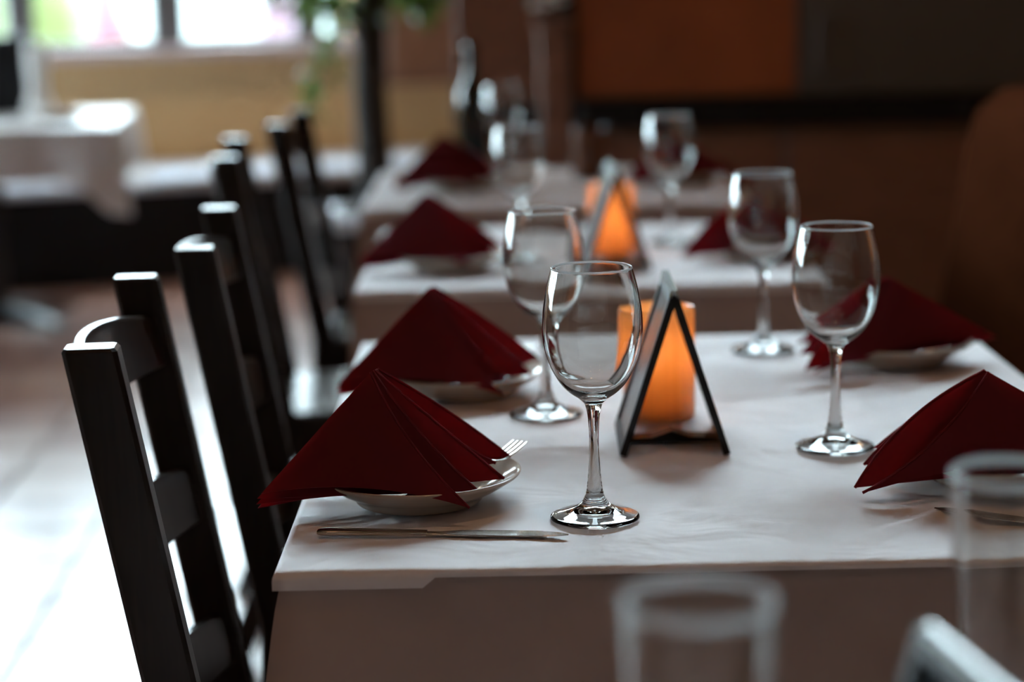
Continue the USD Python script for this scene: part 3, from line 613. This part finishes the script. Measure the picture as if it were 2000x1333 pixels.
def make_tent(label, loc, rz, sheet_m=None, strip=0.004):
    t = thing('table_tent', label, 'table tent', loc, rz, 'black-edged table tents beside the candles')
    W, H, L, th = 0.054, 0.168, 0.150, 0.0075     # half width, height, length along y, panel thickness
    for s in (-1, 1):
        d = np.array([-s * W, 0, H]); d /= np.linalg.norm(d); nrm = np.array([s * H, 0, W]); nrm /= np.linalg.norm(nrm)
        ln = math.hypot(W, H)
        def bar(a0, a1, y0, y1, off=0.0, t2=th):
            o = np.array([s * W, 0, 0.0]); pts = []
            for a in (a0, a1):
                for y in (y0, y1):
                    for q in (-t2 / 2, t2 / 2):
                        pts.append(o + d * a + np.array([0, y, 0]) + nrm * (q + off))
            return trimesh.convex.convex_hull(np.array(pts))
        for a0, a1, y0, y1 in ((0.0, ln - 0.001, -L / 2, -L / 2 + 0.008), (0.0, ln - 0.001, L / 2 - 0.008, L / 2), (0.0, 0.009, -L / 2 + 0.008, L / 2 - 0.008), (ln - 0.010, ln - 0.001, -L / 2 + 0.008, L / 2 - 0.008)):
            obj('frame_bar', bar(a0, a1, y0, y1), M_black, t)
        obj('menu_sheet', bar(0.009, ln - 0.010, -L / 2 + 0.008, L / 2 - 0.008, 0, 0.0024), sheet_m or M_sheet, t)
        obj('ridge_strip', bar(ln - strip, ln + strip, -L / 2, L / 2, 0.0030, 0.0030), M_acrylic, t)
    yb = -0.005
    obj('foot_strip', loft([[(x, yb - 0.012, 0.0), (x, yb + 0.012, 0.0), (x, yb + 0.012, h), (x, yb - 0.012, h)] for x, h in ((-W + 0.004, 0.005), (-0.02, 0.006), (0.0, 0.013), (0.02, 0.006), (W - 0.004, 0.005))]), M_black, t)
    return t
GT = 'black-edged table tents beside the candles'
TT = make_tent('black-edged table tent on the nearest table, in front of the candle', (0.168, 2.142, ZTB), -1.0)
dup(TT, (0.176, 3.465, ZTB), 3, 'black-edged table tent on the second table, in front of the bright candle', GT)
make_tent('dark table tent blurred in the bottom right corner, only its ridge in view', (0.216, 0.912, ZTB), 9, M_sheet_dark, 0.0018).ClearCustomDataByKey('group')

# wine bottle on the farthest table
bt = thing('wine_bottle', 'dark glossy wine bottle on the farthest table behind the napkin', 'bottle', (-0.085, 5.02, ZTB))
obj('body', lathe_mesh(spline([(0, 0.002), (0.030, 0.0), (0.0365, 0.004), (0.0372, 0.02), (0.0372, 0.18), (0.034, 0.205), (0.022, 0.232), (0.0150, 0.255), (0.0138, 0.30), (0.0138, 0.312)], 4), 40), M_bottle, bt, smooth=50)
obj('lip', lathe_mesh([(0.0130, 0.312), (0.0158, 0.312), (0.0158, 0.322), (0.0140, 0.326), (0, 0.326)], 32), M_bottle, bt, smooth=50)

# ------------------------------------------------------------------ banquette on the right
bq = thing('banquette', 'brown leather banquette with rounded end at the right edge', 'banquette', (0, 0, 0))
def back_profile(y):
    return [(0.80, y, 0.46), (0.90, y, 0.46), (1.02, y, 0.92), (1.01, y, 0.99), (0.97, y, 1.02), (0.93, y, 1.015), (0.89, y, 0.98), (0.872, y, 0.92)]
def pinch(p, k):
    p = np.array(p, float); c = p.mean(0); q = c + (p - c) * k; q[:, 1] = p[:, 1]; return q
obj('backrest', loft([pinch(back_profile(1.4), 1)] + [pinch(back_profile(3.86), 1), pinch(back_profile(3.90), 0.93), pinch(back_profile(3.915), 0.75)]), M_leather, bq, smooth=60)
obj('seat', box(0.69, 0.95, 1.4, 3.9, 0.33, 0.46, 0.02), M_leather, bq)
obj('base', box(0.73, 0.95, 1.42, 3.88, 0.0, 0.33, 0.004), M_dark, bq)

# window bench
wbn = thing('window_bench', 'long dark bench with glossy seat under the window', 'bench')
obj('seat', wb(-2.6, 2.6, -0.70, -0.02, 0.39, 0.445, 0.015), M_vinyl, wbn)
obj('base', wb(-2.55, 2.55, -0.66, -0.02, 0.0, 0.39, 0.004), M_black, wbn)

# wall cabinet by the window
cb = thing('wall_cabinet', 'dark brown cabinet on the wall right of the tree', 'cabinet')
obj('body', wb(1.10, 1.50, -0.12, 0.0, 0.745, 1.75, 0.006), M_panel, cb)
for a, b, hx in ((1.105, 1.297, 1.275), (1.303, 1.495, 1.325)):
    d_ = obj('door', wb(a, b, -0.138, -0.12, 0.765, 1.73, 0.004), M_panel, cb)
    obj('handle', wb(hx - 0.006, hx + 0.006, -0.154, -0.138, 1.2, 1.3, 0.002), M_iron, d_)

# pedestal with white flowers
pd = thing('pedestal', 'dark wood pedestal carrying white flowers, in front of the partition', 'pedestal', (0.138, 6.0, 0))
obj('plinth', box(-0.06, 0.06, -0.06, 0.06, 0, 0.10, 0.005), M_panel, pd); obj('shaft', box(-0.045, 0.045, -0.045, 0.045, 0.10, 1.09, 0.005), M_panel, pd); obj('cap', box(-0.055, 0.055, -0.055, 0.055, 1.09, 1.112, 0.004), M_panel, pd)
fl = thing('flower_bowl', 'small bunch of white flowers on the dark pedestal', 'flowers', (0.130, 6.0, 1.112))
obj('bowl', lathe_mesh([(0, 0.0), (0.022, 0.0), (0.034, 0.012), (0.036, 0.022), (0.033, 0.022), (0.0, 0.010)], 24), M_pot, fl, smooth=50)
for k, (x, y, z, r) in enumerate([(0.03, -0.02, 0.045, 0.021), (-0.012, -0.03, 0.034, 0.018), (-0.04, 0.0, 0.036, 0.015), (0.0, 0.015, 0.062, 0.020), (0.035, 0.02, 0.07, 0.018), (-0.05, -0.025, 0.03, 0.012)]):
    pet = []
    for a in range(7):
        s = trimesh.creation.icosphere(1, 1.0); s.apply_scale((r * 0.75, r * 0.45, r * 0.28)); s.apply_translation((r * 0.6, 0, 0))
        s.apply_transform(trimesh.transformations.rotation_matrix(-0.45, (0, 1, 0))); s.apply_transform(trimesh.transformations.rotation_matrix(a * 2 * math.pi / 7, (0, 0, 1)))
        s.apply_translation((x, y, z)); pet.append(s)
    obj('blossom', join(pet), M_petal, fl, smooth=True)
    obj('stalk', tube([(x * 0.3, y * 0.3, 0.012), (x * 0.8, y * 0.8, z * 0.6), (x, y, z)], 0.0015, 5), M_leaf, fl)

# ------------------------------------------------------------------ indoor tree
tr = thing('potted_tree', 'indoor tree with dark trunk and small green leaves by the window', 'potted tree', (-0.445, 7.0, 0))
obj('planter', loft([[(a * k, b * k, z) for a, b in rect(0.36, 0.36, 0.02)] for z, k in ((0, 0.82), (0.405, 0.98))]), M_pot, tr, smooth=20)
obj('planter_rim', loft([[(a * k, b * k, z) for a, b in rect(0.36, 0.36, 0.02)] for z, k in ((0.405, 1.0), (0.405, 1.10), (0.450, 1.10), (0.450, 1.0))]), M_vinyl, tr, smooth=20, label='pale glazed planter rim')
obj('soil', box(-0.15, 0.15, -0.15, 0.15, 0.446, 0.456, 0.003), M_soil, tr)
tk = [(0.0, 0, 0.44), (-0.012, 0, 0.62), (-0.02, 0.01, 0.85), (-0.01, 0.0, 1.05), (0.0, 0, 1.3), (0.03, 0, 1.75)]
obj('trunk', tube(tk, [0.068, 0.062, 0.058, 0.058, 0.050, 0.03], 14), M_bark, tr, smooth=60)
br = [[(-0.01, 0, 1.02), (-0.10, -0.03, 1.16), (-0.24, -0.08, 1.22), (-0.36, -0.1, 1.20)], [(0, 0, 1.15), (0.10, -0.05, 1.25), (0.22, -0.06, 1.26)], [(0, 0, 1.2), (-0.14, 0.1, 1.4), (-0.35, 0.12, 1.5)],
      [(0.02, 0, 1.4), (0.2, 0.05, 1.6), (0.35, 0.0, 1.65)], [(-0.02, 0, 0.98), (-0.08, -0.06, 1.08), (-0.16, -0.1, 1.00), (-0.20, -0.12, 0.86), (-0.21, -0.13, 0.75)], [(0.03, 0, 1.7), (0, 0, 2.0), (-0.1, 0, 2.2)]]
for b in br: obj('branch', tube(b, np.linspace(0.014, 0.004, len(b)), 7), M_bark, tr, smooth=60)
def leaf(p, d, size):
    d = d / np.linalg.norm(d); s = np.cross(d, rng.normal(size=3)); s /= np.linalg.norm(s); n = np.cross(d, s)
    w = size * 0.32
    v = np.array([p, p + d * size * 0.45 + s * w + n * w * 0.3, p + d * size, p + d * size * 0.45 - s * w + n * w * 0.3, p + d * size * 0.5])
    return v, np.array([(0, 1, 4), (1, 2, 4), (2, 3, 4), (3, 0, 4)])
LV, LF, off = [], [], 0
def cloud(c, r, n):
    global off
    for _ in range(n):
        p = np.array(c) + rng.normal(size=3) * np.array(r) * 0.55
        v, f = leaf(p, np.array([rng.normal() * 0.6, rng.normal() * 0.6, -0.7 + rng.normal() * 0.4]), rng.uniform(0.035, 0.065))
        LV.append(v); LF.append(f + off); off += 5
cloud((-0.24, -0.05, 1.20), (0.22, 0.15, 0.08), 115); cloud((-0.10, 0.0, 1.14), (0.12, 0.15, 0.07), 90); cloud((0.17, -0.05, 1.20), (0.13, 0.12, 0.07), 160)
cloud((-0.20, -0.11, 0.86), (0.045, 0.05, 0.12), 26); cloud((-0.15, -0.09, 1.0), (0.06, 0.06, 0.06), 14)
cloud((-0.2, 0.05, 1.5), (0.4, 0.3, 0.2), 420); cloud((0.2, 0.0, 1.6), (0.35, 0.3, 0.25), 380); cloud((0.0, 0, 2.1), (0.4, 0.35, 0.25), 420)
obj('foliage', (np.vstack(LV), np.vstack(LF)), M_leaf, tr, kind='stuff')

# ------------------------------------------------------------------ side table at the window, left
lt = thing('dining_table', 'pedestal table at the left by the window, under a white cloth', 'table', (-1.92, 7.55, 0), 6)
obj('tabletop', box(-0.50, 0.50, -0.47, 0.47, 0.712, 0.7405, 0.004), M_tabletop, lt)
obj('column', lathe_mesh([(0, 0.03), (0.05, 0.03), (0.05, 0.70), (0.12, 0.70), (0.12, 0.712), (0, 0.712)], 24), M_iron, lt, smooth=40)
for a in range(4):
    c = math.radians(90 * a + 45); d = np.array([math.cos(c), math.sin(c)]); p = np.array([-d[1], d[0]])
    obj('foot', loft([[(*(d * r + p * w), 0.0), (*(d * r - p * w), 0.0), (*(d * r - p * w), h), (*(d * r + p * w), h)] for r, w, h in ((0.02, 0.035, 0.07), (0.2, 0.032, 0.055), (0.36, 0.028, 0.025))]), M_iron, lt)
cl = obj('tablecloth', moved(cloth_mesh(-0.512, 0.512, -0.48, 0.48, 0.7495, 0.19, step=0.025, flare=0.05, wave=0.02, corner=0.12, seed=9, wrinkle=0.001), -1.92, 7.55, 0, 6), M_cloth_thin, smooth=60)
tag(cl, 'white cloth with drooping corners on the table at the left window', 'tablecloth')
dup(PL, (-1.62, 7.45, 0.7512), 0, 'white plate on the left window table', GP)
mb = thing('menu_box', 'black upright box standing on the left window table', 'menu box', (-1.92, 7.80, 0.7512), 8)
obj('body', box(-0.11, 0.11, -0.05, 0.05, 0.0, 0.285, 0.006), M_black, mb)
obj('lid', box(-0.115, 0.115, -0.055, 0.055, 0.285, 0.300, 0.004), M_black, mb)
obj('latch', box(0.02, 0.05, -0.062, -0.055, 0.262, 0.296, 0.002), M_iron, mb)
vs = thing('vase', 'tall white vase beside the black box on the left window table', 'vase', (-1.755, 7.72, 0.7512))
obj('body', lathe_mesh(spline([(0, 0.002), (0.045, 0.0), (0.056, 0.012), (0.050, 0.05), (0.036, 0.085), (0.037, 0.13), (0.042, 0.20), (0.040, 0.25), (0.036, 0.262), (0.032, 0.262), (0.036, 0.20), (0.030, 0.10), (0, 0.09)], 5), 40), M_white, vs, smooth=60)

# ------------------------------------------------------------------ outside the window
tag(obj('ground', box(-30, 30, -12, 60, -0.35, -0.12), M_pave), 'pale paved ground outside the window', 'ground', kind='structure')
def bush(name, label, cat, c, r, m, n, seed):
    rs = np.random.RandomState(seed); ms = []
    core = trimesh.creation.icosphere(3, 1.0); v = core.vertices * (1 + 0.28 * (meshkit.fbm(core.vertices * 2.5 + seed, 3, seed)[:, None] - 0.5) * 2)
    core.vertices = v * np.array(r); core.apply_translation((0, 0, r[2] * 0.75))
    t = thing(name, label, cat, c)
    obj('foliage', core, m, t, smooth=True)
    obj('stem', tube([(0, 0, 0), (0, 0, r[2] * 0.5)], 0.05, 8), M_bark, t)
bush('garden_shrub', 'yellow-green shrub outside, behind the left half of the window', 'shrub', (-2.79, 12.4, -0.12), (0.25, 0.25, 0.95), M_bush[0], 0, 3)
bush('garden_shrub', 'pale green shrub outside, beside the pink flowers', 'shrub', (-2.78, 13.9, -0.12), (0.34, 0.30, 0.75), M_bush[1], 0, 4)
bush('flowering_shrub', 'pink flowering shrub outside, left of the grey mullion', 'shrub', (-2.23, 11.6, -0.12), (0.13, 0.15, 0.80), M_bush[2], 0, 5)
bush('garden_shrub', 'green shrub outside at the far left of the window', 'shrub', (-3.35, 12.8, -0.12), (0.32, 0.3, 0.9), M_bush[0], 0, 6)
bush('flowering_shrub', 'lilac-pink flowering shrub outside, left of the indoor tree', 'shrub', (-1.38, 12.8, -0.12), (0.18, 0.2, 0.76), M_bush[4], 0, 7)
bush('garden_shrub', 'dark green shrub outside, behind the leaves of the indoor tree', 'shrub', (-0.90, 14.2, -0.12), (0.3, 0.3, 1.1), M_bush[3], 0, 8)
tag(obj('garden_wall', box(-12, 6, 19.0, 19.3, -0.12, 1.9, 0.02), M_gwall), 'pale grey-white wall outside, across the view from the window', 'garden wall')
